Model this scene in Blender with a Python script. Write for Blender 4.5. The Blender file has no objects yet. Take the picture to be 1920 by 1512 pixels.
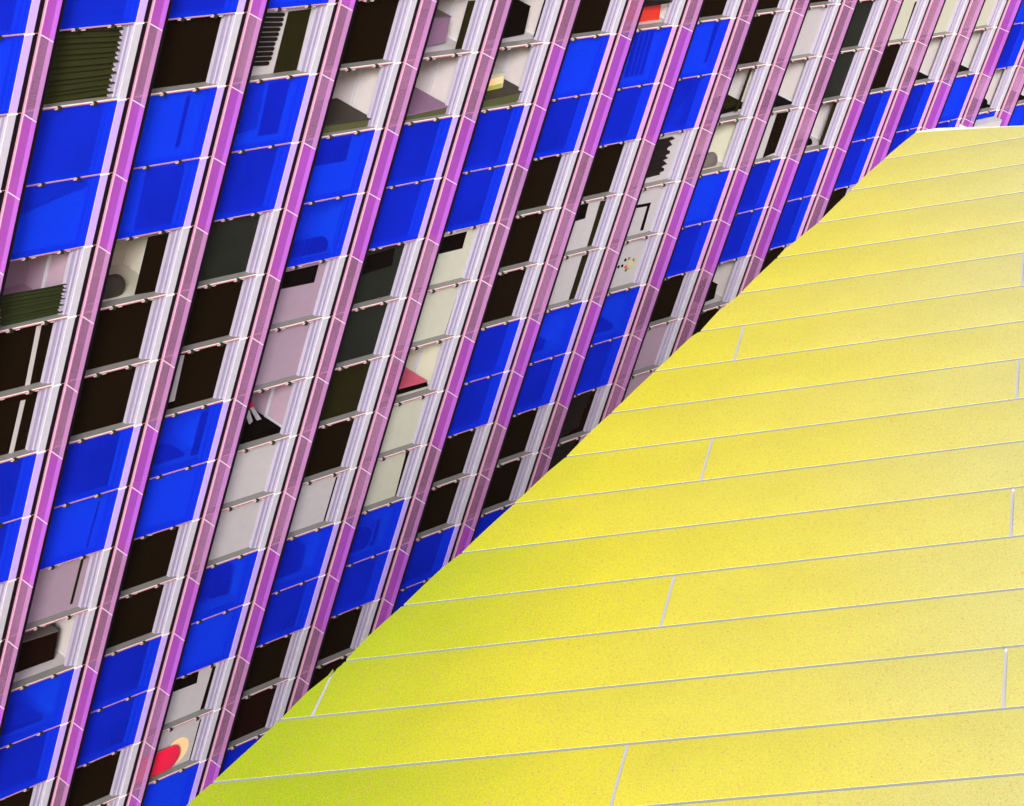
import bpy, math, random
from mathutils import Vector, Matrix

random.seed(7)
scene = bpy.context.scene
COL = scene.collection

# ------------------------------------------------------------------ camera, sky, sun, exposure
B = 2.0                      # one facade bay in metres; facade coordinates (u, v, n) are in bays
ASP = 0.568334               # row height over bay width
BASE = 30.0                  # height of the facade's row 0 above the ground
CAMC = (-11.137144, 5.592218, 10.906355)
CR = ((0.59632446, 0.27590223, 0.75384023),
      (-0.19111671, -0.86328138, 0.46713987),
      (0.77966117, -0.4226384, -0.46206628))
FPX = 4649.54
EXPOSURE = 2.0


def world(u, v, n):
    return Vector((u * B, -n * B, v * B + BASE))


def vec(d):
    return Vector((d[0], -d[2], d[1]))


cam_data = bpy.data.cameras.new('camera')
cam = bpy.data.objects.new('camera', cam_data)
COL.objects.link(cam)
cam_data.sensor_width = 36.0
cam_data.lens = FPX / 1920 * 36.0
cam_data.clip_end = 3000
cam_data.clip_start = 0.1
_r, _d, _f = vec(CR[0]), vec(CR[1]), vec(CR[2])
cam.matrix_world = Matrix((
    (_r.x, -_d.x, -_f.x, 0), (_r.y, -_d.y, -_f.y, 0), (_r.z, -_d.z, -_f.z, 0), (0, 0, 0, 1)))
cam.location = world(*CAMC)
scene.camera = cam

SUN_DIR = Vector((-0.77, -0.48, 0.45)).normalized()      # towards the sun
wd = bpy.data.worlds.new('World')
scene.world = wd
wd.use_nodes = True
nt = wd.node_tree
bg = nt.nodes['Background']
sky = nt.nodes.new('ShaderNodeTexSky')
sky.sky_type = 'NISHITA'
sky.sun_disc = False
sky.sun_elevation = math.asin(SUN_DIR.z)
sky.sun_rotation = math.atan2(SUN_DIR.x, SUN_DIR.y)
sky.air_density = 1.0
sky.dust_density = 4.0
nt.links.new(sky.outputs[0], bg.inputs[0])
bg.inputs[1].default_value = 0.07
sl = bpy.data.lights.new('sun', 'SUN')
sl.energy = 1.5
sl.angle = math.radians(12)
sl.color = (1.0, 0.975, 0.95)
so = bpy.data.objects.new('sun', sl)
COL.objects.link(so)
so.rotation_euler = SUN_DIR.to_track_quat('Z', 'Y').to_euler()
scene.view_settings.view_transform = 'Standard'
scene.view_settings.look = 'None'
scene.view_settings.gamma = 1
scene.view_settings.use_curve_mapping = False
scene.view_settings.exposure = EXPOSURE
scene.cycles.use_denoising = True
scene.cycles.max_bounces = 8
scene.cycles.transparent_max_bounces = 24


# ------------------------------------------------------------------ projection helpers (culling and placing)
def project(u, v, n):
    d = (u - CAMC[0], v - CAMC[1], n - CAMC[2])
    x, y, z = (sum(a * b for a, b in zip(r, d)) for r in CR)
    return x / z * FPX + 960, y / z * FPX + 756


def at(px, py, n):
    """facade point (u, v, n) that the photograph shows at pixel px, py when it lies n bays out of the facade"""
    c = ((px - 960) / FPX, (py - 756) / FPX, 1.0)
    d = [sum(CR[k][i] * c[k] for k in range(3)) for i in range(3)]
    t = (n - CAMC[2]) / d[2]
    return CAMC[0] + d[0] * t, CAMC[1] + d[1] * t, n


# ------------------------------------------------------------------ materials
def mat(name, col, rough=0.55, var=0.08, scale=6.0, spec=0.3, bump=0.0, metal=0.0):
    m = bpy.data.materials.new(name)
    m.use_nodes = True
    t = m.node_tree
    p = t.nodes['Principled BSDF']
    p.inputs['Roughness'].default_value = rough
    p.inputs['Specular IOR Level'].default_value = spec
    p.inputs['Metallic'].default_value = metal
    tc = t.nodes.new('ShaderNodeTexCoord')
    nz = t.nodes.new('ShaderNodeTexNoise')
    nz.inputs['Scale'].default_value = scale
    nz.inputs['Detail'].default_value = 5
    t.links.new(tc.outputs['Object'], nz.inputs['Vector'])
    mx = t.nodes.new('ShaderNodeMix')
    mx.data_type = 'RGBA'
    mx.inputs[6].default_value = (*[c * (1 - var) for c in col], 1)
    mx.inputs[7].default_value = (*[min(1, c * (1 + var)) for c in col], 1)
    t.links.new(nz.outputs['Fac'], mx.inputs[0])
    t.links.new(mx.outputs[2], p.inputs['Base Color'])
    if bump:
        bp = t.nodes.new('ShaderNodeBump')
        bp.inputs['Strength'].default_value = bump
        bp.inputs['Distance'].default_value = 0.02
        t.links.new(nz.outputs['Fac'], bp.inputs['Height'])
        t.links.new(bp.outputs[0], p.inputs['Normal'])
    return m


def wood(name, dark, light, sx=2.5, sy=2.0, dist=9.0):
    m = mat(name, dark)
    t = m.node_tree
    p = t.nodes['Principled BSDF']
    tc = t.nodes['Texture Coordinate']
    mp = t.nodes.new('ShaderNodeMapping')
    mp.inputs['Scale'].default_value = (sx * .3, sx, sy)
    mp.inputs['Rotation'].default_value = (0, .5, 0)
    wv = t.nodes.new('ShaderNodeTexWave')
    wv.bands_direction = 'Z'
    wv.inputs['Scale'].default_value = 1.6
    wv.inputs['Distortion'].default_value = dist
    wv.inputs['Detail'].default_value = 4
    wv.inputs['Detail Scale'].default_value = .8
    rp = t.nodes.new('ShaderNodeMix')
    rp.data_type = 'RGBA'
    rp.inputs[6].default_value = (*dark, 1)
    rp.inputs[7].default_value = (*light, 1)
    t.links.new(tc.outputs['Object'], mp.inputs[0])
    t.links.new(mp.outputs[0], wv.inputs[0])
    t.links.new(wv.outputs['Fac'], rp.inputs[0])
    t.links.new(rp.outputs[2], p.inputs['Base Color'])
    return m


def glass(name, tint, veil, fac, gloss=0.02, rough=0.05, var=0.06, hatch=0.0):
    """sheet glass: tinted transmission, a coloured frit layer (veil) and a little mirror reflection"""
    m = bpy.data.materials.new(name)
    m.use_nodes = True
    t = m.node_tree
    t.nodes.clear()
    out = t.nodes.new('ShaderNodeOutputMaterial')
    tr = t.nodes.new('ShaderNodeBsdfTransparent')
    tr.inputs[0].default_value = (*tint, 1)
    df = t.nodes.new('ShaderNodeBsdfDiffuse')
    df.inputs[0].default_value = (*veil, 1)
    gl = t.nodes.new('ShaderNodeBsdfGlossy')
    gl.inputs['Roughness'].default_value = rough
    m1 = t.nodes.new('ShaderNodeMixShader')
    m2 = t.nodes.new('ShaderNodeMixShader')
    m1.inputs[0].default_value = fac
    m2.inputs[0].default_value = gloss
    t.links.new(tr.outputs[0], m1.inputs[1])
    t.links.new(df.outputs[0], m1.inputs[2])
    t.links.new(m1.outputs[0], m2.inputs[1])
    t.links.new(gl.outputs[0], m2.inputs[2])
    t.links.new(m2.outputs[0], out.inputs[0])
    tc = t.nodes.new('ShaderNodeTexCoord')
    nz = t.nodes.new('ShaderNodeTexNoise')
    nz.inputs['Scale'].default_value = .6
    nz.inputs['Detail'].default_value = 2
    t.links.new(tc.outputs['Object'], nz.inputs['Vector'])
    mr = t.nodes.new('ShaderNodeMapRange')
    mr.inputs['From Min'].default_value = .3
    mr.inputs['From Max'].default_value = .7
    mr.inputs['To Min'].default_value = fac - var
    mr.inputs['To Max'].default_value = fac + var
    t.links.new(nz.outputs['Fac'], mr.inputs['Value'])
    last = mr.outputs[0]
    if hatch:
        wv = t.nodes.new('ShaderNodeTexWave')
        wv.bands_direction = 'Z'
        wv.inputs['Scale'].default_value = 14.0
        wv.inputs['Distortion'].default_value = .4
        ma = t.nodes.new('ShaderNodeMath')
        ma.operation = 'MULTIPLY_ADD'
        ma.inputs[1].default_value = hatch
        t.links.new(tc.outputs['Object'], wv.inputs[0])
        t.links.new(wv.outputs['Fac'], ma.inputs[0])
        t.links.new(last, ma.inputs[2])
        last = ma.outputs[0]
    t.links.new(last, m1.inputs[0])
    return m


M = {}
M['white'] = mat('white_paint', (.36, .365, .42), .45)
M['lilac'] = mat('lilac_metal', (.36, .27, .60), .4)
M['lilac_pink'] = mat('lilac_pink_metal', (.47, .26, .48), .4)
M['jamb'] = mat('jamb_metal', (.26, .24, .33), .3, spec=.5)
M['jamb2'] = mat('jamb_metal_violet', (.215, .19, .31), .3, spec=.5)
M['sill'] = mat('sill_stone', (.15, .145, .14), .25)
M['nosing'] = mat('sill_nosing', (.58, .55, .53), .4)
M['rail'] = mat('salmon_rail', (.36, .12, .14), .4)
M['joint'] = mat('white_joint', (.42, .33, .42), .4)
M['node'] = mat('node_white', (.60, .58, .61), .4)
M['block'] = mat('white_stone', (.38, .365, .375), .6)
M['black'] = mat('black_gasket', (.003, .002, .003), .6, spec=.1)
M['clampdark'] = mat('clamp_dark', (.012, .016, .006), .5, spec=.2)
M['clamplight'] = mat('clamp_light', (.34, .22, .24), .4)
M['finbase'] = mat('fin_base_pink', (.30, .145, .22), .45)
M['rim'] = mat('fin_rim_pale', (.40, .25, .36), .4)
M['frit'] = glass('fin_frit_mauve', (.74, .42, .68), (.255, .115, .235), .42, hatch=.08)
M['fritv'] = glass('fin_frit_violet', (.70, .34, .66), (.29, .06, .31), .52, hatch=.08)
M['band'] = glass('fin_edge_lilac', (.6, .4, .7), (.29, .135, .30), .78)
M['bandv'] = glass('fin_edge_violet', (.6, .4, .7), (.30, .085, .40), .78)
M['blue'] = glass('blue_glass', (.06, .30, .97), (.010, .030, .95), .34, gloss=.006)
M['clear'] = glass('clear_glass', (.97, .97, .96), (.3, .3, .3), .003, gloss=.004, var=.001)
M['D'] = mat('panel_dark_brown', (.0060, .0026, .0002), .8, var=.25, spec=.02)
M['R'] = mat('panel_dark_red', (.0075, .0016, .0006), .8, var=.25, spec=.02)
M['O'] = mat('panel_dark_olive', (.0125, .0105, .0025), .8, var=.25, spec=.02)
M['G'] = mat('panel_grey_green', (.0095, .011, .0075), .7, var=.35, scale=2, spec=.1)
M['M'] = mat('wall_mauve', (.26, .185, .25), .7)
M['P'] = mat('wall_pale', (.36, .335, .355), .7)
M['C'] = mat('wall_cream', (.385, .38, .315), .7)
M['B'] = mat('fabric_dark', (.035, .032, .034), .8, var=.9, scale=2.2, spec=.05)
M['W'] = wood('veneer_grain', (.006, .004, .005), (.075, .07, .07), sx=1.6, sy=2.6, dist=5)
M['bb'] = mat('backing_pale', (.42, .42, .44), .6)
M['drk'] = mat('charcoal', (.0028, .0012, .0006), .7, spec=.02)
M['gold'] = mat('olive_front', (.055, .058, .018), .6)
M['olivetop'] = mat('olive_brown_top', (.022, .017, .011), .6)
M['mauvetop'] = mat('mauve_top', (.17, .09, .165), .6)
M['greytop'] = mat('warm_grey_top', (.095, .075, .075), .5)
M['red'] = mat('red_fabric', (.60, .004, .040), .28, var=.2, scale=30)
M['red2'] = mat('red_fabric_bright', (.48, .022, .010), .5, var=.3, scale=30)
M['orange'] = mat('peach_panel_and_glow', (.80, .52, .26), .6, var=.3, scale=60)  # box panel, and the painted glow behind the bolster
M['pink'] = mat('hot_pink', (.44, .06, .115), .5)
M['yel'] = mat('lime_panel', (.32, .33, .06), .5)
M['curtain'] = mat('olive_cloth', (.018, .0195, .005), .9, var=.3, scale=25, spec=.05)
M['curtain2'] = mat('bottle_green_cloth', (.016, .021, .006), .85, var=.3, scale=25, spec=.05)
M['bluecurt'] = mat('grey_cloth', (.11, .11, .12), .8, spec=.05)
M['slat'] = mat('dark_slat', (.007, .004, .002), .6, spec=.1)
M['core'] = mat('core_concrete', (.06, .055, .06), .8)
M['ground'] = mat('paving', (.16, .15, .14), .9, scale=.3)
M['wallyel'] = mat('rendered_wall', (.42, .38, .12), .8)
M['deck'] = mat('roof_deck_lilac_grey', (.25, .265, .27), .6, scale=3)
M['strip'] = mat('joint_strip_white', (.40, .39, .41), .5)
M['rivet'] = mat('rivet_white', (.5, .48, .5), .3)


# ------------------------------------------------------------------ mesh helpers
def mesh_obj(name, verts, faces, m, parent=None, mats=None, fm=None, smooth=False):
    me = bpy.data.meshes.new(name)
    me.from_pydata([tuple(p) for p in verts], [], faces)
    for x in (mats or [m]):
        me.materials.append(x)
    if fm:
        for p, k in zip(me.polygons, fm):
            p.material_index = k
    if smooth:
        for p in me.polygons:
            p.use_smooth = True
    me.update()
    o = bpy.data.objects.new(name, me)
    COL.objects.link(o)
    if parent:
        o.parent = parent
        o.matrix_parent_inverse = parent.matrix_world.inverted()
    return o


class MB:
    """collects pieces given in facade coordinates and links them as one mesh object"""
    def __init__(self):
        self.v, self.f, self.k = [], [], []

    def prism(self, poly, n0, n1, k=0, kside=None):
        """polygon of (u, v) pairs, front at n0, back at n1"""
        a = sum(p[0] * q[1] - q[0] * p[1] for p, q in zip(poly, poly[1:] + poly[:1]))
        if a < 0:
            poly = poly[::-1]
        s, c = len(self.v), len(poly)
        self.v += [world(p[0], p[1], n0) for p in poly] + [world(p[0], p[1], n1) for p in poly]
        self.f.append(tuple(range(s, s + c)))
        self.f.append(tuple(range(s + 2 * c - 1, s + c - 1, -1)))
        self.k += [k, k]
        for i in range(c):
            j = (i + 1) % c
            self.f.append((s + i, s + c + i, s + c + j, s + j))
            self.k.append(k if kside is None else kside)
        return self

    def box(self, u0, u1, v0, v1, n0, n1, k=0):
        return self.prism([(u0, v0), (u1, v0), (u1, v1), (u0, v1)], max(n0, n1), min(n0, n1), k)

    def quad(self, pts, k=0):
        s = len(self.v)
        self.v += [world(*p) for p in pts]
        self.f.append(tuple(range(s, s + len(pts))))
        self.k.append(k)
        return self

    def sweep(self, prof, v0, v1, k=0, ks=None):
        """profile of (u, n) points swept along v"""
        for i in range(len(prof) - 1):
            (a, b), (c, d) = prof[i], prof[i + 1]
            self.quad([(a, v0, b), (c, v0, d), (c, v1, d), (a, v1, b)], k if ks is None else ks[i])
        return self

    def build(self, name, m, parent=None, mats=None, smooth=False):
        return mesh_obj(name, self.v, self.f, m, parent, mats, self.k if mats else None, smooth)


def empty(name, loc, label=None, cat=None, group=None):
    o = bpy.data.objects.new(name, None)
    COL.objects.link(o)
    o.location = loc
    o.empty_display_size = .2
    bpy.context.view_layer.update()
    return tag(o, label, cat, group)


def tag(o, label=None, cat=None, group=None, kind=None):
    for k, x in (('label', label), ('category', cat), ('group', group), ('kind', kind)):
        if x:
            o[k] = x
    return o


# ------------------------------------------------------------------ ground
tag(mesh_obj('ground', [(-1500, -1500, 0), (1500, -1500, 0), (1500, 1500, 0), (-1500, 1500, 0)],
             [(0, 1, 2, 3)], M['ground']), 'grey paving spread out far below the tower', 'ground', kind='structure')

# ------------------------------------------------------------------ tower
tower = empty('office_tower', (14, 1, 0), 'tower facade of blue and dark windows between slanting pink glass fins', 'building')
EDGE = [(350, 1512), (395, 1470), (480, 1394), (525, 1350), (576, 1299), (640, 1248), (652, 1234), (690, 1195), (757, 1134),
        (827, 1068), (866, 1036), (960, 949), (967, 941), (985, 926), (1027, 886), (1061, 857), (1082, 836), (1122, 797),
        (1145, 775), (1166, 756), (1235, 689), (1252, 675), (1295, 633), (1314, 620), (1347, 585), (1380, 558), (1440, 500),
        (1462, 478), (1470, 470), (1492, 453), (1537, 415), (1575, 378), (1592, 360), (1607, 345), (1665, 292), (1717, 249),
        (1755, 242.5), (1800, 240.5), (1865, 239.5), (1920, 237.5)]


def edge_y(x):
    if x < EDGE[0][0]:
        return EDGE[0][1] + (EDGE[0][0] - x) * .93
    for (a, b), (c, d) in zip(EDGE, EDGE[1:]):
        if a <= x <= c:
            return b + (d - b) * (x - a) / (c - a)
    return 236


CODES = {   # bay: (first row, one letter a row)
    0: (-1, 'BbPD'),
    1: (-1, 'BOBbmDDBBPDB'),
    2: (-1, 'BDbbcDDBbMrxBDD'),
    3: (-1, 'bPbBGDDxbDDBBDDb'),
    4: (-1, 'bDrbxMMmPPxbPPbD'),
    5: (-1, 'brrWWGGODPxWDRBD'),
    6: (-1, 'DrrBBCCcCCxWDDBD'),
    7: (-1, 'BDbBDDDBBDDBBD'),
    8: (-1, 'DrbWDPPxBDDBD'),
    9: (-1, 'BDbBPPPxBRRBD'),
    10: (-1, 'DDDrcbBDMMBD'),
    11: (-1, 'DDPrPBBrDDB'),
    12: (0, 'DGGrBBDDB'),
    13: (0, 'DCDBBDDB'),
    14: (0, 'CCrBBDD'),
    15: (0, 'CCrbBD'),
    16: (0, 'BbBrbD'),
    17: (0, 'BDBrbD'),
    18: (0, 'DBDDBD'),
}
BLUES = 'BbWx'


def code(c, r):
    if c in CODES:
        s, t = CODES[c]
        if 0 <= r - s < len(t):
            return t[r - s]
    return 'DDBBD'[(r + 3 * c) % 5]


def vrow(r):
    return -r * ASP


def seen(c, r, m=0):
    """does the photograph show anything of the cell (m pixels of margin)?"""
    hit = False
    for du in (-.95, -.5, 0):
        for dv in (0, .5, 1):
            x, y = project(c + du, vrow(r + dv), 0)
            if -m < x < 1920 + 4 * m and -m < y < 1512 + m and y < edge_y(x) + m:
                hit = True
    return hit


CELLS = [(c, r) for c in range(-1, 24) for r in range(-3, 16) if seen(c, r, 110)]
VIEW = set(k for k in CELLS if seen(*k))
windows = {}
PC = {'b': 'bb', 'x': 'bb'}
ROOMS = {'r': 'P', 'c': 'C', 'm': 'M', 'x': 'bb'}
MC = 0.049      # mullion cap: left and right of its line
MR = 0.020
FU = 0.068      # where a fin stands, right of its mullion
FD = 0.152      # how far it stands out

for (c, r) in CELLS:
    t, b = vrow(r), vrow(r + 1)
    cd = code(c, r)
    isb = cd in BLUES
    u0, u1 = c - 1 + MR, c - MC
    # frame: stepped jambs left and right and a thin head
    fm = MB()
    pr = [(0, -.004), (.005, -.018), (.026, -.021), (.032, -.030), (.044, -.031), (.066, -.034), (.072, -.062)]
    ks = [0, 1, 0, 0, 1, 0]
    fm.sweep([(u1 - a, n) for a, n in pr][::-1], b + .012, t - .006, ks=ks[::-1])
    fm.sweep([(u0 + a, n) for a, n in pr], b + .012, t - .006, ks=ks)
    fm.quad([(u0, t - .0065, -.004), (u1, t - .0065, -.004), (u1, t - .0065, -.062), (u0, t - .0065, -.062)])
    w = fm.build('window', None, tower, [M['jamb'], M['jamb2']])
    windows[(c, r)] = w
    # sill: sloped top with a nosing
    sm = MB()
    sm.quad([(u0, b + .012, -.003), (u1, b + .012, -.003), (u1, b + .018, -.068), (u0, b + .018, -.068)])
    sm.quad([(u0, b + .012, -.003), (u1, b + .012, -.003), (u1, b + .0025, -.003), (u0, b + .0025, -.003)], 1)
    sm.build('sill', None, w, [M['jamb2' if isb else 'sill'], M['nosing']])
    # glass
    pane = MB().quad([(u0, b + .006, -.001 if isb else -.002), (u1, b + .006, -.001 if isb else -.002),
                      (u1, t - .006, -.001 if isb else -.002), (u0, t - .006, -.001 if isb else -.002)])
    pane.build('pane', M['blue'] if isb else M['clear'], w)
    # what closes the bay behind the glass
    if cd in ROOMS:
        rm = MB()
        L, Rr, F, T, K = u0 - .02, u1 + .02, b + .016, t - .004, -.50
        rm.quad([(L, F, K), (Rr, F, K), (Rr, T, K), (L, T, K)])
        rm.quad([(Rr, F, -.062), (Rr, T, -.062), (Rr, T, K), (Rr, F, K)])
        rm.quad([(L, F, -.062), (L, T, -.062), (L, T, K), (L, F, K)])
        rm.quad([(L, T, -.062), (Rr, T, -.062), (Rr, T, K), (L, T, K)])
        rm.quad([(L, F, -.062), (Rr, F, -.062), (Rr, F, K), (L, F, K)], 1)
        if cd != 'x':
            # corner post, wall panel edge and skirting on the right-hand wall
            rm.box(Rr - .012, Rr - .0005, F, T, -.30, -.325, 2)
            rm.box(Rr - .006, Rr - .0005, F, F + .022, -.10, -.299, 2)
            rm.box(L + .25, L + .27, F, T, K + .0005, K + .012, 2)
        wall = M[ROOMS[cd]]
        dark_floor = (c, r) in {(4, 6), (14, 2), (15, 2), (11, 2), (16, 3), (17, 3)}
        rm.build('room', None, w, [wall, M['drk'] if dark_floor else wall, M['white']])
    else:
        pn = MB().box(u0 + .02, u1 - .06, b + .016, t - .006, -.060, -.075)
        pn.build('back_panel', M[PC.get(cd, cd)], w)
    # two pale packers under the head of a clear window
    if not isb and (c, r) in VIEW:
        for a in (.47, .80):
            MB().box(c - 1 + a, c - 1 + a + .035, t - .022, t - .008, -.012, -.02).build('packer', M['nosing'], w)
    # rail under the cell, with its two clamps
    rl = MB().box(c - 1 + .03, c - MC - .002, b - .0030, b + .0022, .003, -.006)
    rail = rl.build('rail', M['rail'], w)
    if (c, r) in VIEW:
        for a in (.385, .715):
            cl = MB()
            uu = c - 1 + a
            cl.prism([(uu - .026, b - .009), (uu - .002, b - .009), (uu - .002, b + .008)], .012, -.002, 0)
            cl.prism([(uu - .001, b - .016), (uu + .026, b - .016), (uu + .034, b - .004), (uu + .026, b + .012), (uu - .001, b + .012)], .016, -.002, 1)
            cl.build('clamp', None, w, [M['clamplight'], M['clampdark']])

cols = sorted(set(c for c, r in CELLS))
for c in cols:
    rows = [r for cc, r in CELLS if cc == c]
    r0, r1 = min(rows), max(rows) + 1
    # black gasket between cap and fin, one long strip
    mull = MB().box(c + MR, c + FU + .012, vrow(r1), vrow(r0), .002, -.09).build('mullion', M['black'], tower)
    fin = MB().box(c + FU - .002, c + FU + .012, vrow(r1), vrow(r0), .018, .003).build('fin', M['finbase'], tower)
    MB().box(c + FU - .004, c + FU + .010, vrow(r1), vrow(r0), .027, .0185).build('fin_rim', M['rim'], fin)
    for r in range(r0, r1):
        t, b = vrow(r), vrow(r + 1)
        blue = code(c, r) in BLUES
        cap = MB().box(c - MC, c + MR - .001, b + .006, t - .006, .006, -.09)
        right = project(c, t, 0)[0] > 1150
        cap.build('mullion_cap', M['lilac_pink' if right else 'lilac'] if blue else M['white'], mull)
        br = MB().box(c - MC - .008, c + MR + .004, t - .0055, t + .0055, .012, -.02)
        br.build('node_bracket', M['node'], mull)
        bl2 = code(c + 1, r) in BLUES  # blue light showing through from the bay behind is tinted into the panel
        fp = MB()
        fp.quad([(c + FU, b + .004, .0275), (c + FU, t - .004, .0275), (c + FU, t - .004, .105), (c + FU, b + .004, .105)], 0)
        fp.quad([(c + FU, b + .004, .105), (c + FU, t - .004, .105), (c + FU, t - .004, FD), (c + FU, b + .004, FD)], 1)
        fp.build('fin_panel', None, fin, [M['fritv' if bl2 else 'frit'], M['bandv' if bl2 else 'band']])
        MB().box(c + FU - .004, c + FU + .022, b, t, FD + .006, FD).build('fin_edge', M['black'], fin)
        MB().box(c + FU - .005, c + FU + .004, t - .0032, t + .0032, FD - .003, .0275).build('fin_joint', M['joint'], fin)

# core behind the rooms, so that no light leaks in, and the plain body down to the ground
core = MB().box(-6, 24, -BASE / B + .02, 6.5, -.505, -14)
core.build('core_wall', M['core'], tower)
MB().box(-6, 24, -BASE / B + .02, -9.6, -.12, -.5049).build('lower_wall', M['core'], tower)

# white block that stands on the facade's foot behind the roof's top corner
ub = MB()
x0, yt, _ = at(1838, 224, .0)
ub.box(15.045, 15.95, yt - 1.2, yt, .112, .0)
tag(ub.build('white_block', M['block']), 'small white block behind the top corner of the yellow roof', 'block')


# ------------------------------------------------------------------ window fittings that belong to a window
def strip(cell, pts, m, name='dark_strip', n=-.058, th=.0015):
    poly = [at(x, y, n)[:2] for x, y in pts]
    return MB().prism(poly, n, n - th).build(name, M[m], windows[cell])


strip((1, 4), [(69, 612), (78, 610), (53, 737), (44, 740)], 'P', 'glazing_bar')
strip((1, 5), [(39, 752), (48, 750), (25, 850), (16, 853)], 'P', 'glazing_bar')
strip((2, 1), [(350, 182), (358, 180), (336, 276), (328, 278)], 'D')
strip((2, 2), [(275, 318), (347, 308), (330, 417), (250, 434)], 'W')
strip((2, 7), [(185, 940), (188, 939), (165, 1025), (161, 1027)], 'D')
strip((2, 8), [(152, 1050), (158, 1046), (136, 1132), (131, 1134)], 'O')
strip((3, 0), [(541, 22), (584, 17), (555, 137), (511, 143)], 'O', 'dark_strip')
strip((3, 1), [(505, 155), (545, 150), (520, 250), (483, 256)], 'D', 'dark_strip')
strip((3, 5), [(332, 668), (346, 666), (327, 752), (316, 755)], 'P', 'pale_strip')
strip((3, 7), [(253, 999), (338, 972), (338, 975), (253, 1002)], 'D')
strip((4, 2), [(605, 262), (660, 255), (648, 302), (588, 312)], 'D')
strip((4, 4), [(530, 512), (598, 496), (589, 530), (520, 544)], 'drk', 'black_panel')
strip((5, 4), [(690, 480), (741, 465), (735, 498), (676, 517)], 'drk', 'black_panel')
strip((6, 4), [(825, 447), (876, 434), (867, 466), (818, 478)], 'drk', 'black_panel')
strip((6, 5), [(859, 546), (861, 545), (835, 628), (833, 629)], 'drk')
strip((6, 7), [(800, 762), (802, 761), (778, 830), (776, 831)], 'drk')
strip((6, 8), [(762, 848), (773, 844), (751, 930), (740, 933)], 'D')
strip((5, 8), [(630, 896), (640, 890), (617, 976), (606, 979)], 'D')
strip((4, 11), [(330, 1270), (373, 1259), (369, 1281), (322, 1299)], 'drk', 'black_panel')
strip((4, 11), [(399, 1251), (412, 1247), (393, 1327), (375, 1332)], 'D')
strip((4, 12), [(375, 1350), (384, 1346), (366, 1423), (354, 1428)], 'D')
strip((8, 4), [(1083, 386), (1104, 381), (1097, 410), (1076, 416)], 'drk', 'black_panel')
strip((8, 4), [(1126, 378), (1141, 375), (1117, 464), (1099, 468)], 'O')
strip((8, 5), [(1092, 480), (1107, 476), (1081, 562), (1065, 566)], 'O')
strip((9, 4), [(1188, 386), (1221, 380), (1219, 386), (1186, 392)], 'drk', 'black_panel')
strip((9, 4), [(1214, 386.5), (1219, 385.7), (1206, 432), (1200, 433)], 'drk', 'black_panel')
strip((8, 1), [(1192, 62), (1228, 56), (1205, 140), (1170, 146)], 'D', 'dark_panel', n=-.0575, th=.002)
for q in (.25, .5, .75):
    strip((8, 1), [(1192 + 36 * q, 62 - 6 * q), (1193.5 + 36 * q, 62 - 6 * q), (1171.5 + 35 * q, 146 - 6 * q), (1170 + 35 * q, 146 - 6 * q)],
          'P', 'stripe', n=-.0555)
strip((9, 1), [(1340, 46), (1350, 44), (1330, 115), (1320, 118)], 'D')
strip((9, 2), [(1283, 160), (1304, 150), (1290, 180), (1275, 186)], 'D', 'dark_panel')
strip((10, 2), [(1405, 131), (1410, 130), (1383, 209), (1377, 210)], 'O', n=-.064)
strip((11, 3), [(1457, 213), (1479, 210), (1455, 286), (1430, 296)], 'D')
strip((12, 3), [(1563, 193), (1571, 191), (1545, 270), (1535, 273)], 'O')
strip((13, 1), [(1716, 4), (1725, 2), (1701, 72), (1692, 74)], 'O')
strip((2, 3), [(278, 445), (325, 434), (302, 545), (252, 553)], 'D', 'dark_panel')
strip((5, 0), [(878, 2), (897, 0), (871, 91), (853, 93)], 'O', 'dark_panel')
strip((5, 1), [(861, 110), (864, 109), (838, 198), (835, 199)], 'drk')
strip((6, 0), [(1021, 0), (1026, 0), (1006, 68), (1000, 70)], 'drk')


# ------------------------------------------------------------------ things inside the windows
def cloth(name, quad, folds, amp, m, label, n=-.07, ragged=0.0, cat='curtain', seed=1, skew=0.0):
    """pleated cloth between four corners (top left, top right, bottom right, bottom left); the pleats run left to right"""
    rnd = random.Random(seed)
    q = [at(x, y, n) for x, y in quad]
    rows, colsn = folds * 8, 10
    V, Fc = [], []
    ph = [rnd.uniform(0, 6.28) for _ in range(6)]
    for i in range(rows + 1):
        a = i / rows
        for j in range(colsn + 1):
            s = j / colsn
            w = a * folds * 6.2832 + skew * (1 - s) + .9 * math.sin(3 * a + ph[0] + 2.2 * s) + .7 * math.sin(11 * a + ph[1])
            z = amp * (math.sin(w) * (.55 + .45 * s) + .45 * math.sin(w * .47 + ph[2]))
            s2 = s + (ragged * (math.sin(w) * .5 + .3 * math.sin(2.7 * w + ph[3])) if j == colsn else 0)
            tl, tr, br_, bl = q
            u = (tl[0] * (1 - s2) + tr[0] * s2) * (1 - a) + (bl[0] * (1 - s2) + br_[0] * s2) * a
            v = (tl[1] * (1 - s2) + tr[1] * s2) * (1 - a) + (bl[1] * (1 - s2) + br_[1] * s2) * a
            V.append(world(u, v, n + z))
    for i in range(rows):
        for j in range(colsn):
            k = i * (colsn + 1) + j
            Fc.append((k, k + colsn + 1, k + colsn + 2, k + 1))
    return tag(mesh_obj(name, V, Fc, M[m], smooth=True), label, cat)


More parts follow.
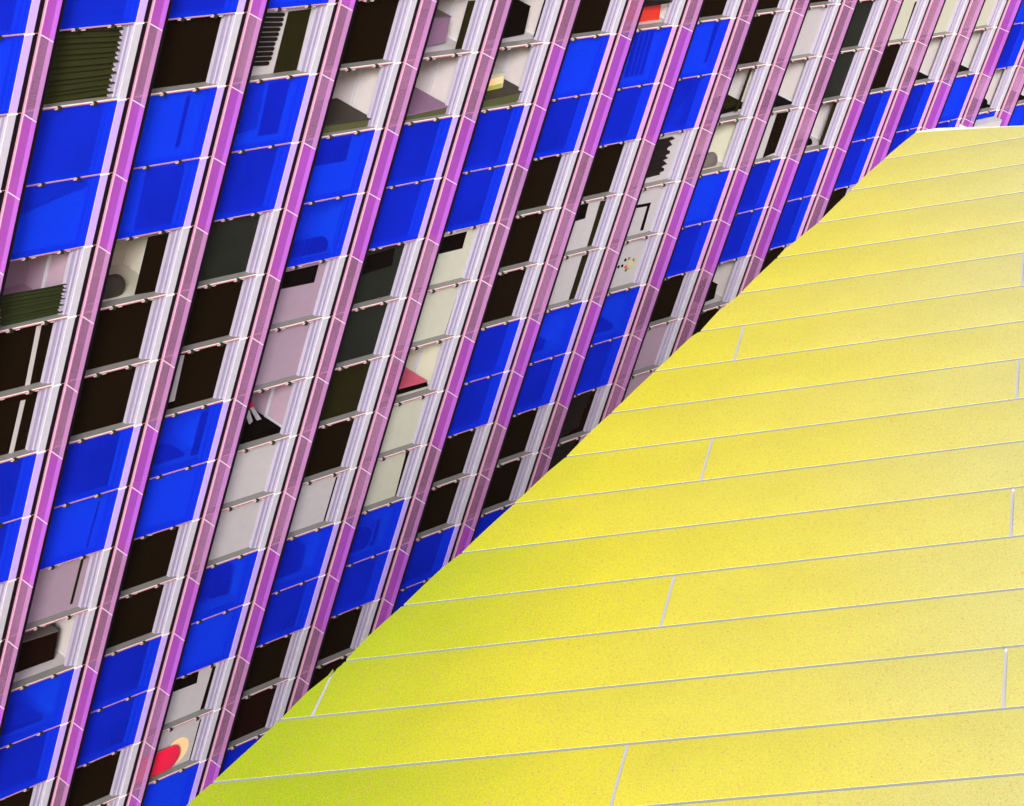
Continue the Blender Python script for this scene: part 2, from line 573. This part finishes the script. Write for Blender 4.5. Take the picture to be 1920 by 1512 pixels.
CG = 'pleated curtains behind the windows'
for args in (
    (((75, 58), (229, 50), (207, 181), (40, 206)), 13, .014, 'curtain', 'dark olive curtain with deep pleats in the clear window near the top left corner', -.040, .012, 3),
    (((0, 554), (124, 531), (113, 588), (0, 614)), 9, .013, 'curtain2', 'gathered bottle green curtain filling the lower half of a pale window', -.042, .02, 4),
    (((40, 214), (212, 190), (186, 320), (5, 352)), 9, .009, 'bluecurt', 'pleated curtain behind blue glass right under the dark olive curtain', -.046, .02, 5),
    (((8, 356), (170, 336), (163, 350), (0, 420)), 5, .009, 'bluecurt', 'short diagonal curtain behind blue glass in the second blue pane under the olive curtain', -.046, .02, 6),
    (((100, 0), (236, 0), (228, 40), (96, 54)), 4, .009, 'bluecurt', 'curtain behind blue glass cut by the top edge, above the dark olive curtain', -.046, .02, 7),
    (((1230, 262), (1262, 256), (1240, 328), (1205, 338)), 6, .010, 'slat', 'black ragged edged curtain beside a white window frame under blue panes', -.046, .12, 8),
    (((1278, 192), (1285, 186), (1270, 238), (1245, 244)), 6, .007, 'bluecurt', 'small pleated curtain behind blue glass just above the black ragged curtain', -.046, .05, 9),
    (((1205, 0), (1262, 0), (1254, 6), (1205, 14)), 2, .008, 'slat', 'dark curtain folds hanging over the red box at the top edge', -.046, .05, 10),
):
    cloth('curtain', args[0], args[1], args[2], args[3], args[4], args[5], args[6], seed=args[7])['group'] = CG


def blind(quad, count, m, label, n=-.048, fill=.78, grp='slatted blinds behind the windows'):
    """slatted blind: every slat is a thin strip with a rounded right end"""
    q = [at(x, y, n) for x, y in quad]
    root = empty('slatted_blind', world(*q[3]), label, 'blind', grp)
    rnd = random.Random(count)

    def pt(s, a):
        return ((q[0][0] * (1 - s) + q[1][0] * s) * (1 - a) + (q[3][0] * (1 - s) + q[2][0] * s) * a,
                (q[0][1] * (1 - s) + q[1][1] * s) * (1 - a) + (q[3][1] * (1 - s) + q[2][1] * s) * a)
    for i in range(count):
        a0 = (i + .08) / count
        a1 = a0 + fill / count
        e = rnd.uniform(.93, 1.0)
        am = (a0 + a1) / 2
        poly = [pt(0, a0), pt(e - .06, a0), pt(e - .015, a0 + (a1 - a0) * .2), pt(e, am), pt(e - .015, a1 - (a1 - a0) * .2), pt(e - .06, a1), pt(0, a1)]
        MB().prism(poly, n, n - .006).build('slat', M[m], root)
    return root


blind(((487, 24), (538, 24), (506, 124), (470, 126)), 11, 'slat', 'dark slatted blind with round slat ends beside an olive panel')
blind(((452, 170), (500, 150), (484, 240), (436, 258)), 10, 'bluecurt', 'slatted blind behind blue glass directly below the dark slatted blind', fill=.7)
blind(((1100, 670), (1145, 655), (1112, 728), (1075, 742)), 13, 'bluecurt', 'fine slatted blind behind blue glass above a dark slatted window near the roof edge', fill=.7)
blind(((1055, 745), (1116, 728), (1086, 800), (1033, 832)), 16, 'slat', 'fine black slatted blind in the clear window next to the roof edge', n=-.052, fill=.8)
blind(((1032, 836), (1084, 824), (1060, 885), (1010, 910)), 12, 'slat', 'lower fine black slatted blind half hidden by the roof edge', n=-.052, fill=.8)


def block(name, front, n0, depth, mbody, mtop, label, cat, extra=None, topth=.012):
    """box whose front face is the given polygon (first two corners: its upper edge); body and top are parts"""
    p = [at(x, y, n0) for x, y in front]
    o = empty(name, world(p[-1][0], p[-1][1], n0), label, cat)
    MB().prism([q[:2] for q in p], n0, n0 - depth).build('body', M[mbody], o)
    (a, b) = p[0][:2], p[1][:2]
    MB().prism([(a[0], a[1] + .001), (b[0], b[1] + .001), (b[0], b[1] + topth), (a[0], a[1] + topth)], n0 + .004, n0 - depth - .002).build('top', M[mtop], o)
    for f in extra or ():
        f(o)
    return o


block('storage_bench', [(590, 240), (697, 224), (694, 237), (588, 256)], -.036, .38, 'gold', 'olivetop',
      'low olive bench with dark brown top on the sill of a pale room', 'bench')
block('storage_bench', [(740, 223), (841, 201), (838, 213), (735, 239)], -.036, .38, 'gold', 'mauvetop',
      'low olive bench with a mauve top in a pale room', 'bench')
block('storage_bench', [(890, 193), (984, 172), (980, 187), (886, 211)], -.036, .38, 'gold', 'olivetop',
      'low olive bench with a lime and orange box standing on it', 'bench')
block('storage_bench', [(736, 733), (800, 716), (803, 726), (733, 744)], -.10, .34, 'drk', 'pink',
      'black bench with a hot pink top in a cream room', 'bench')
block('storage_bench', [(436, 826), (522, 802), (519, 812), (432, 836)], -.10, .36, 'drk', 'drk',
      'black table with white papers lying on it in a mauve room', 'table')


def lamp_panels(o):
    for pts, m in (([(917, 150), (944, 143), (942, 156), (914, 163)], 'orange'), ([(913, 164), (941, 157), (939, 168), (911, 172)], 'yel')):
        MB().prism([at(x, y, -.148)[:2] for x, y in pts], -.148, -.151).build('panel', M[m], o)


block('display_box', [(906, 145), (947, 139), (941, 171), (900, 178)], -.152, .12, 'C', 'C',
      'open cream box with orange and lime panels standing on an olive bench', 'box', [lamp_panels])
block('storage_box', [(795, 36), (845, 33), (835, 79), (786, 92)], -.14, .16, 'mauvetop', 'greytop',
      'tall mauve box in a pale room at the top edge', 'box')
block('storage_box', [(920, 18), (994, 14), (983, 64), (912, 80)], -.14, .16, 'drk', 'D',
      'black box in a pale room at the top edge', 'box')
block('storage_box', [(1192, 17), (1239, 10), (1236, 37), (1185, 48)], -.12, .12, 'red2', 'red',
      'bright red box under dark curtain folds at the top edge', 'box')
block('storage_box', [(22, 1212), (109, 1184), (101, 1236), (8, 1270)], -.14, .22, 'R', 'greytop',
      'dark brown box with grey top in a pale window near the left edge', 'box')
block('storage_box', [(1318, 546), (1345, 535), (1339, 560), (1310, 572)], -.12, .14, 'drk', 'D',
      'small black box in a pale room close to the roof edge', 'box')
block('storage_box', [(360, 1086), (435, 1066), (428, 1114), (352, 1134)], -.13, .16, 'D', 'O',
      'dark box behind blue glass below two blank pale panels', 'box')
block('storage_box', [(520, 1043), (570, 1026), (563, 1070), (508, 1090)], -.13, .16, 'D', 'O',
      'dark box behind blue glass under a pale panel with a thin dark strip', 'box')
block('storage_box', [(985, 656), (1022, 640), (1018, 656), (976, 670)], -.12, .16, 'D', 'O',
      'low dark box behind blue glass left of the dark chair', 'box')
block('storage_box', [(0, 1368), (78, 1346), (76, 1356), (0, 1384)], -.11, .26, 'D', 'bluecurt',
      'low box on the sill behind blue glass under the dark brown box', 'box')
block('storage_box', [(1360, 205), (1392, 194), (1390, 204), (1352, 215)], -.11, .2, 'drk', 'O',
      'small black box on the sill under a pale panel with a brown line', 'box')


def chair(front, back, label, m='D'):
    o = empty('chair', world(*at(*front[-1], -.13)), label, 'chair', 'dark chairs behind blue glass')
    p = [at(x, y, -.13)[:2] for x, y in front]
    MB().prism(p, -.13, -.30).build('seat', M[m], o)
    q = [at(x, y, -.30)[:2] for x, y in back]
    MB().prism(q, -.31, -.335).build('backrest', M[m], o)
    return o


chair([(290, 862), (345, 850), (343, 862), (285, 876)], [(285, 858), (318, 838), (340, 852), (300, 866)],
      'dark chair behind blue glass in the left half, beside a dark vertical bar')
chair([(1108, 618), (1150, 608), (1148, 622), (1100, 636)], [(1112, 604), (1124, 596), (1150, 610), (1112, 622)],
      'dark chair behind blue glass right below the small ring ornament')
strip((3, 6), [(379, 775), (395, 770), (375, 855), (357, 861)], 'D', n=-.11, th=.01)


def drum(right, rad, length, m, label, name='round_drum', cat='drum', n=-.092, flat=.45, grp='round ended drums behind the windows', squash=1.0):
    """drum lying along the facade with a domed right end: one lathed mesh"""
    u, v, _ = at(*right, n - rad * flat)
    V, Fc, seg = [], [], 28
    prof = [(0, -length), (rad, -length)] + [(rad * math.cos(t), rad * squash * math.sin(t) - rad * squash) for t in [k * math.pi / 2 / 8 for k in range(9)]]
    for r_, x in prof:
        for k in range(seg):
            a = 2 * math.pi * k / seg
            V.append(world(u + x, v + r_ * math.sin(a), n - rad * flat + r_ * flat * math.cos(a)))
    for i in range(len(prof) - 1):
        for k in range(seg):
            j = (k + 1) % seg
            Fc.append((i * seg + k, i * seg + j, (i + 1) * seg + j, (i + 1) * seg + k))
    return tag(mesh_obj(name, V, Fc, M[m], smooth=True), label, cat, grp)


drum((232, 538), .125, .5, 'olivetop', 'dark olive round ended drum in a cream room beside a dark panel')
drum((612, 462), .105, .5, 'O', 'dark round ended drum behind blue glass above a black topped pale window')
drum((1341, 305), .13, .5, 'greytop', 'grey round ended drum in a small cream window below the blue panes')
drum((1520, 272), .09, .4, 'drk', 'small black round ended drum in the pale window with a dark strip')
drum((1848, 197), .09, .4, 'drk', 'small black round ended drum in the window above the white block')
drum((337, 1414), .14, .6, 'red', 'bright red round ended bolster in the pale window at the bottom', 'red_bolster', 'bolster', n=-.012, grp=None, squash=.95, flat=.14)
_o = MB()
_c = at(331, 1410, -.056)  # halo of warm light, painted as a flat peach disc
_o.prism([(_c[0] + .15 * math.cos(k * .3142), _c[1] + .15 * math.sin(k * .3142)) for k in range(20)], -.056, -.0595)
tag(_o.build('glow_disc', M['orange']), 'peach glow painted as a round disc right behind the red bolster', 'disc')


# papers on the black table
for k, (pts, m, lab) in enumerate((
    ([(460, 775), (468, 770), (474, 790), (468, 796)], 'P', 'slim pale folder lying on the black table nearest the fin'),
    ([(470, 768), (476, 764), (490, 786), (484, 792)], 'P', 'slim pale folder lying on the black table further from the fin'),
    ([(468, 756), (473, 753), (474, 766), (469, 768)], 'red', 'tiny red folder on the black table'),
)):
    z = -.22 - .03 * k
    MBf = MB().prism([at(x, y, z)[:2] for x, y in pts], z, z - .012)
    tag(MBf.build('folder', M[m]), lab, 'folder')

# ring ornament
ring = empty('ring_ornament', world(*at(1183, 494, -.055)), 'small ring ornament with coloured beads on a pale panel', 'ornament')
rc = at(1183, 494, -.052)
V, Fc = [], []
for i in range(24):
    a = i * math.tau / 24
    for j in range(6):
        bb = j * math.tau / 6
        rr = .058 + .006 * math.cos(bb)
        V.append(world(rc[0] + rr * math.cos(a), rc[1] + rr * math.sin(a), rc[2] + .006 * math.sin(bb)))
for i in range(24):
    for j in range(6):
        Fc.append((i * 6 + j, ((i + 1) % 24) * 6 + j, ((i + 1) % 24) * 6 + (j + 1) % 6, i * 6 + (j + 1) % 6))
mesh_obj('ring', V, Fc, M['yel'], ring, smooth=True)
for x, y, m in ((1173, 488, 'D'), (1180, 485, 'mauvetop'), (1173, 501, 'red2'), (1160, 501, 'D'), (1167, 499, 'D'), (1174, 507, 'gold'), (1189, 487, 'mauvetop')):
    a = at(x, y, -.053)
    s = .016
    MB().prism([(a[0] + s * math.cos(k * 1.047), a[1] + s * math.sin(k * 1.047)) for k in range(6)], -.051, -.0595).build('bead', M[m], ring)

# picture frame behind blue glass
fr = empty('braced_frame', world(*at(690, 1010, -.1)), 'pale braced frame round a dark board behind blue glass', 'frame')


def bar(p, q, w, n, m, nm):
    a, b = at(*p, n), at(*q, n)
    dx, dy = b[0] - a[0], b[1] - a[1]
    L = math.hypot(dx, dy)
    ox, oy = -dy / L * w / 2, dx / L * w / 2
    MB().prism([(a[0] + ox, a[1] + oy), (b[0] + ox, b[1] + oy), (b[0] - ox, b[1] - oy), (a[0] - ox, a[1] - oy)], n, n - .008).build(nm, M[m], fr)


for p, q in (((668, 990), (706, 980)), ((706, 980), (690, 1030)), ((690, 1030), (672, 1046)), ((690, 984), (700, 995)), ((700, 1010), (678, 1040))):
    bar(p, q, .018, -.105, 'P', 'brace')
_pp = [at(x, y, -.12)[:2] for x, y in ((664, 988), (712, 976), (698, 1034), (652, 1052))]
MB().prism(_pp, -.12, -.13).build('board', M['D'], fr)

# ------------------------------------------------------------------ yellow roof
RS = 1.1        # distance of the roof from the camera, relative to the fit below
E1 = Vector((0.37323036, 0.49211721, 0.78646027))
E2 = Vector((0.88367075, 0.06958848, -0.4629076))
NN = Vector((-0.28253337, 0.8677431, -0.40889706))
CV = Vector(CAMC)
O0 = CV + (Vector((-1.50921702, 1.3929479, 5.10384266)) - CV) * RS
RH, RP = 0.33759367 * RS, 1.13026550 * RS


def roof_uv(px, py):
    c = ((px - 960) / FPX, (py - 756) / FPX, 1.0)
    d = Vector([sum(CR[k][i] * c[k] for k in range(3)) for i in range(3)])
    t = (O0 - CV).dot(NN) / d.dot(NN)
    X = CV + d * t - O0
    return X.dot(E1), X.dot(E2)


def roof_pt(u, v, h):
    p = O0 + E1 * u + E2 * v + NN * h
    return world(*p)


def clip(poly, a, b, c):
    """keep the part of the polygon where a*u + b*v >= c"""
    out = []
    for p, q in zip(poly, poly[1:] + poly[:1]):
        dp, dq = a * p[0] + b * p[1] - c, a * q[0] + b * q[1] - c
        if dp >= 0:
            out.append(p)
        if (dp < 0) != (dq < 0):
            t = dp / (dp - dq)
            out.append((p[0] + (q[0] - p[0]) * t, p[1] + (q[1] - p[1]) * t))
    return out


def roof_mat():
    m = bpy.data.materials.new('yellow_painted_sheen')
    m.use_nodes = True
    t = m.node_tree
    p = t.nodes['Principled BSDF']
    p.inputs['Roughness'].default_value = .5
    p.inputs['Specular IOR Level'].default_value = .25
    tc = t.nodes.new('ShaderNodeTexCoord')
    # sheen painted into the coat: greener by left rake, paler towards far end
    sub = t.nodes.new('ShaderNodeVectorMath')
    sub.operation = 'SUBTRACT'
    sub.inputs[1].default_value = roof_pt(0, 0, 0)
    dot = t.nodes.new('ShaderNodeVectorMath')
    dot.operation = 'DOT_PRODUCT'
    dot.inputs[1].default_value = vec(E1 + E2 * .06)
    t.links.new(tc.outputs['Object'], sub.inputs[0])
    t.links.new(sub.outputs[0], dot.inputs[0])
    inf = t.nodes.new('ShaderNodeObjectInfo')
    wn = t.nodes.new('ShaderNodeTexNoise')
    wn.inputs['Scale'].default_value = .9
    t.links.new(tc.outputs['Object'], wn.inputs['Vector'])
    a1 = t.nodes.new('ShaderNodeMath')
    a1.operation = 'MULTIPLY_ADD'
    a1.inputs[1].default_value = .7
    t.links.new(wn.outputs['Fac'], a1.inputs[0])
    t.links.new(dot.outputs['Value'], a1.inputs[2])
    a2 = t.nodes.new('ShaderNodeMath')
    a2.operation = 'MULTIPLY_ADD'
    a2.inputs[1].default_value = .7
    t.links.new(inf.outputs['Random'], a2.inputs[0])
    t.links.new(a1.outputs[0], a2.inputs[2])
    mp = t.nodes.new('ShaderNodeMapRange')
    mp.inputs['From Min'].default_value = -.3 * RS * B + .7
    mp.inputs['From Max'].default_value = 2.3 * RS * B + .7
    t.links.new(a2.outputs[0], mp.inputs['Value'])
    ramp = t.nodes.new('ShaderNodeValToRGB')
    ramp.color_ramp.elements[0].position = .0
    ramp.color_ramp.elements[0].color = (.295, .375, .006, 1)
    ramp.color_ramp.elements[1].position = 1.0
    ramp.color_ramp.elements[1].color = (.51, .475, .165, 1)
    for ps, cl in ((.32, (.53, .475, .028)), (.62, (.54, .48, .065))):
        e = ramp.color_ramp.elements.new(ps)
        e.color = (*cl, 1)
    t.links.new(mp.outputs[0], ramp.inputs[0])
    # flakes in the paint
    nz = t.nodes.new('ShaderNodeTexNoise')
    nz.inputs['Scale'].default_value = 57
    nz.inputs['Detail'].default_value = 2
    t.links.new(tc.outputs['Object'], nz.inputs['Vector'])
    fl = t.nodes.new('ShaderNodeValToRGB')
    fl.color_ramp.elements[0].position = .57
    fl.color_ramp.elements[0].color = (0, 0, 0, 1)
    fl.color_ramp.elements[1].position = .78
    fl.color_ramp.elements[1].color = (1, 1, 1, 1)
    t.links.new(nz.outputs['Fac'], fl.inputs[0])
    mx = t.nodes.new('ShaderNodeMix')
    mx.data_type = 'RGBA'
    mx.inputs[7].default_value = (.50, .22, .12, 1)
    t.links.new(fl.outputs[0], mx.inputs[0])
    t.links.new(ramp.outputs[0], mx.inputs[6])
    # broad unevenness of the coat
    n2 = t.nodes.new('ShaderNodeTexNoise')
    n2.inputs['Scale'].default_value = 110
    n2.inputs['Detail'].default_value = 1
    t.links.new(tc.outputs['Object'], n2.inputs['Vector'])
    mr = t.nodes.new('ShaderNodeMapRange')
    mr.inputs['From Min'].default_value = .3
    mr.inputs['From Max'].default_value = .7
    mr.inputs['To Min'].default_value = .84
    mr.inputs['To Max'].default_value = 1.1
    n3 = t.nodes.new('ShaderNodeTexNoise')
    n3.inputs['Scale'].default_value = 1.7
    n3.inputs['Detail'].default_value = 7
    n3.inputs['Roughness'].default_value = .65
    t.links.new(tc.outputs['Object'], n3.inputs['Vector'])
    a3 = t.nodes.new('ShaderNodeMath')
    a3.operation = 'MULTIPLY_ADD'
    a3.inputs[1].default_value = .30
    t.links.new(n3.outputs['Fac'], a3.inputs[0])
    s3 = t.nodes.new('ShaderNodeMath')
    s3.operation = 'SUBTRACT'
    s3.inputs[1].default_value = .15
    t.links.new(n2.outputs['Fac'], s3.inputs[0])
    t.links.new(s3.outputs[0], a3.inputs[2])
    t.links.new(a3.outputs[0], mr.inputs['Value'])
    ml = t.nodes.new('ShaderNodeVectorMath')
    ml.operation = 'SCALE'
    t.links.new(mx.outputs[2], ml.inputs[0])
    t.links.new(mr.outputs[0], ml.inputs['Scale'])
    t.links.new(ml.outputs[0], p.inputs['Base Color'])
    return m


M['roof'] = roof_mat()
edge_uv = [roof_uv(*p) for p in EDGE]
first = roof_uv(200, 1652)
_e0, _e1 = edge_uv[-5], edge_uv[-1]
_k = (4.4 * RS - _e0[0]) / (_e1[0] - _e0[0])
last = (4.4 * RS, _e0[1] + (_e1[1] - _e0[1]) * _k)
edge_uv = [first] + edge_uv + [last]
roof = empty('pitched_roof_hall', roof_pt(1.5 * RS, -2 * RS, 0), 'low hall with a large yellow panelled roof in front of the tower', 'building')
UMAX = 4.4 * RS
VMIN = -5.7 * RS


def edge_u(v):
    """left border of the roof at this height on the slope"""
    best = None
    for (a, b), (c, d) in zip(edge_uv[:-5], edge_uv[1:-4]):
        if (b - v) * (d - v) <= 0 and b != d:
            u = a + (c - a) * (v - b) / (d - b)
            best = u if best is None else min(best, u)
    return best


TOP = [p for p in edge_uv[-6:]]


def roof_poly(ua, ub, va, vb):
    """panel rectangle cut by the roof's outline"""
    vs = sorted(set([va, vb] + [p[1] for p in edge_uv[:-5] if va < p[1] < vb]))
    left = []
    for v in vs:
        e = edge_u(v)
        if e is None:
            e = ua if v < 0 else TOP[0][0] + (v - TOP[0][1]) * 3
        left.append((min(max(ua, e), ub), v))
    poly = left + [(ub, vb), (ub, va)]
    poly = [p for i, p in enumerate(poly) if p != poly[i - 1]]
    # straight top edge
    (a, b), (c, d) = TOP[0], TOP[-1]
    for (a, b), (c, d) in zip(TOP, TOP[1:]):
        pass
    nx, ny = (TOP[-1][1] - TOP[0][1]), -(TOP[-1][0] - TOP[0][0])
    k = nx * TOP[0][0] + ny * TOP[0][1]
    return clip(poly, nx, ny, k)


GAP = .0055 * RS
GAPV = .0072 * RS
NROW = 17
for row in range(-3, NROW):           # row lies between joint lines row (upper) and row + 1
    vt, vb = -row * RH, -(row + 1) * RH
    k0 = {2: 1, 0: 0, 1: 2}[row % 3]
    js = [(k0 + 3 * q) * RP for q in range(-3, 4)]
    for ja, jb in zip(js, js[1:]):
        ua, ub = ja + GAP, min(jb - GAP, UMAX)
        if ua >= UMAX:
            continue
        rnd = random.Random(row * 31 + int(ja * 10))
        bulge = .0027 * RS * rnd.uniform(.7, 1.2)
        skew = rnd.uniform(-1.4, .3)
        strips = 8
        lo, hi = vb + GAPV, vt - GAPV
        V, Fc = [], []
        prev = None
        idx = {}

        def key(u, v, hh):
            k = (round(u, 5), round(v, 5), round(hh, 5))
            if k not in idx:
                idx[k] = len(V)
                V.append(roof_pt(u, v, hh))
            return idx[k]

        def hgt(v):
            s = (v - lo) / (hi - lo)
            return bulge * (1 - (2 * s - 1) ** 2) * (1 + skew * (s - .5))
        any_face = False
        outer = []
        for i in range(strips):
            a, b_ = lo + (hi - lo) * i / strips, lo + (hi - lo) * (i + 1) / strips
            pl = roof_poly(ua, ub, a, b_)
            pl = [p for i, p in enumerate(pl) if (Vector(p) - Vector(pl[i - 1])).length > 1e-5]
            if len(pl) < 3 or max(p[0] for p in pl) - min(p[0] for p in pl) < 1e-4:
                continue
            ids = []
            for p in pl:
                q = key(p[0], p[1], hgt(p[1]))
                if q not in ids:
                    ids.append(q)
            if len(ids) >= 3:
                x = V[ids[1]] - V[ids[0]]
                Fc.append(tuple(ids))
                any_face = True
        if not any_face:
            continue
        # skirt: the panel's folded rim, with corners of its own so that the top stays smoothly shaded
        up = vec(NN)
        nrm = (V[Fc[0][1]] - V[Fc[0][0]]).cross(V[Fc[0][2]] - V[Fc[0][1]])
        if nrm.dot(up) < 0:
            Fc = [f[::-1] for f in Fc]
        ed = {}
        for f in Fc:
            for x, y in zip(f, f[1:] + f[:1]):
                ed[(x, y)] = 1
        ntop = len(Fc)
        for x, y in list(ed):
            if (y, x) not in ed:
                s0 = len(V)
                V += [V[x].copy(), V[y].copy(), V[y] - up * .05, V[x] - up * .05]
                Fc.append((s0, s0 + 3, s0 + 2, s0 + 1))
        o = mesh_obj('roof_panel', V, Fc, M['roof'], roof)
        for p in o.data.polygons:
            p.use_smooth = p.index < ntop

# deck in the joints, a hand's breadth inside the outline
dk = []
ev = [p for p in edge_uv[:-5]]
inset = .004 * RS
outline = [(p[0] + inset, p[1]) for p in ev] + [(UMAX, TOP[-1][1] + (UMAX - TOP[-1][0]) * (TOP[-1][1] - TOP[0][1]) / (TOP[-1][0] - TOP[0][0]) - inset), (UMAX, VMIN)]
outline = [p for p in outline]
n = len(outline)
V = [roof_pt(u, v, -.0010 * RS) for u, v in outline] + [roof_pt(u, v, -.10) for u, v in outline]
Fc = [tuple(range(n)), tuple(range(2 * n - 1, n - 1, -1))] + [(i, n + i, n + (i + 1) % n, (i + 1) % n) for i in range(n)]
deck = mesh_obj('roof_deck', V, Fc, M['deck'], roof)

# pale strips under the butt joints
for row in range(-1, 18):
    k0 = {2: 1, 0: 0, 1: 2}[row % 3]
    vt, vb = -row * RH - GAP, -(row + 1) * RH + GAP
    for q in (-3, 0, 3):
        u = (k0 + q) * RP
        e = edge_u((vt + vb) / 2)
        if u > UMAX or e is None or edge_u(vb) is None or u < edge_u(vb) + .02:
            continue
        e = edge_u(vt)
        if e is None or u < e:
            vt = vb + (vt - vb) * .72
        pts = [(u - GAP, vb), (u + GAP, vb), (u + GAP, vt), (u - GAP, vt)]
        V = [roof_pt(a, b, -.0003 * RS) for a, b in pts] + [roof_pt(a, b, -.0009 * RS) for a, b in pts]
        mesh_obj('joint_strip', V, [(0, 1, 2, 3), (7, 6, 5, 4), (0, 4, 5, 1), (1, 5, 6, 2), (2, 6, 7, 3), (3, 7, 4, 0)], M['strip'], roof)

# pale flashing along the top edge
V, Fc = [], []
tp = edge_uv[-6:]
for i, (u, v) in enumerate(tp):
    for du, hh in ((-.001, .004), (.0016, .004), (.0016, -.06), (-.001, -.06)):
        V.append(roof_pt(u, v + du * RS + .002, hh))
for i in range(len(tp) - 1):
    for j in range(4):
        Fc.append((i * 4 + j, i * 4 + (j + 1) % 4, i * 4 + 4 + (j + 1) % 4, i * 4 + 4 + j))
mesh_obj('flashing', V, Fc, M['rivet'], roof)
# rivets at the heads of the right-hand butt joints
_RV = .0045
for row in (4, 7, 10, 13, 16):
    if row < 9:
        continue
    u, v = 2 * RP, -row * RH - .019 * RS
    V = [roof_pt(u + _RV * RS * math.cos(k * .785), v + _RV * RS * math.sin(k * .785), .006) for k in range(8)]
    V += [roof_pt(u + _RV * RS * math.cos(k * .785), v + _RV * RS * math.sin(k * .785), -.01) for k in range(8)]
    Fc = [tuple(range(8))] + [(k, (k + 1) % 8, 8 + (k + 1) % 8, 8 + k) for k in range(8)]
    mesh_obj('rivet', V, Fc, M['rivet'], roof)

# wall under the roof, set back from its outline
wl = [(p[0] + .12, p[1] + .0) for p in (edge_uv[0], edge_uv[20], edge_uv[-6])] + [(UMAX - .1, TOP[-1][1] - .1), (UMAX - .1, VMIN + .1)]
n = len(wl)
V = [roof_pt(u, v, -.12) for u, v in wl]
V += [Vector((p.x, p.y, .02)) for p in V]
Fc = [(i, (i + 1) % n, n + (i + 1) % n, n + i) for i in range(n)] + [tuple(range(n))]
mesh_obj('hall_wall', V, Fc, M['wallyel'], roof)
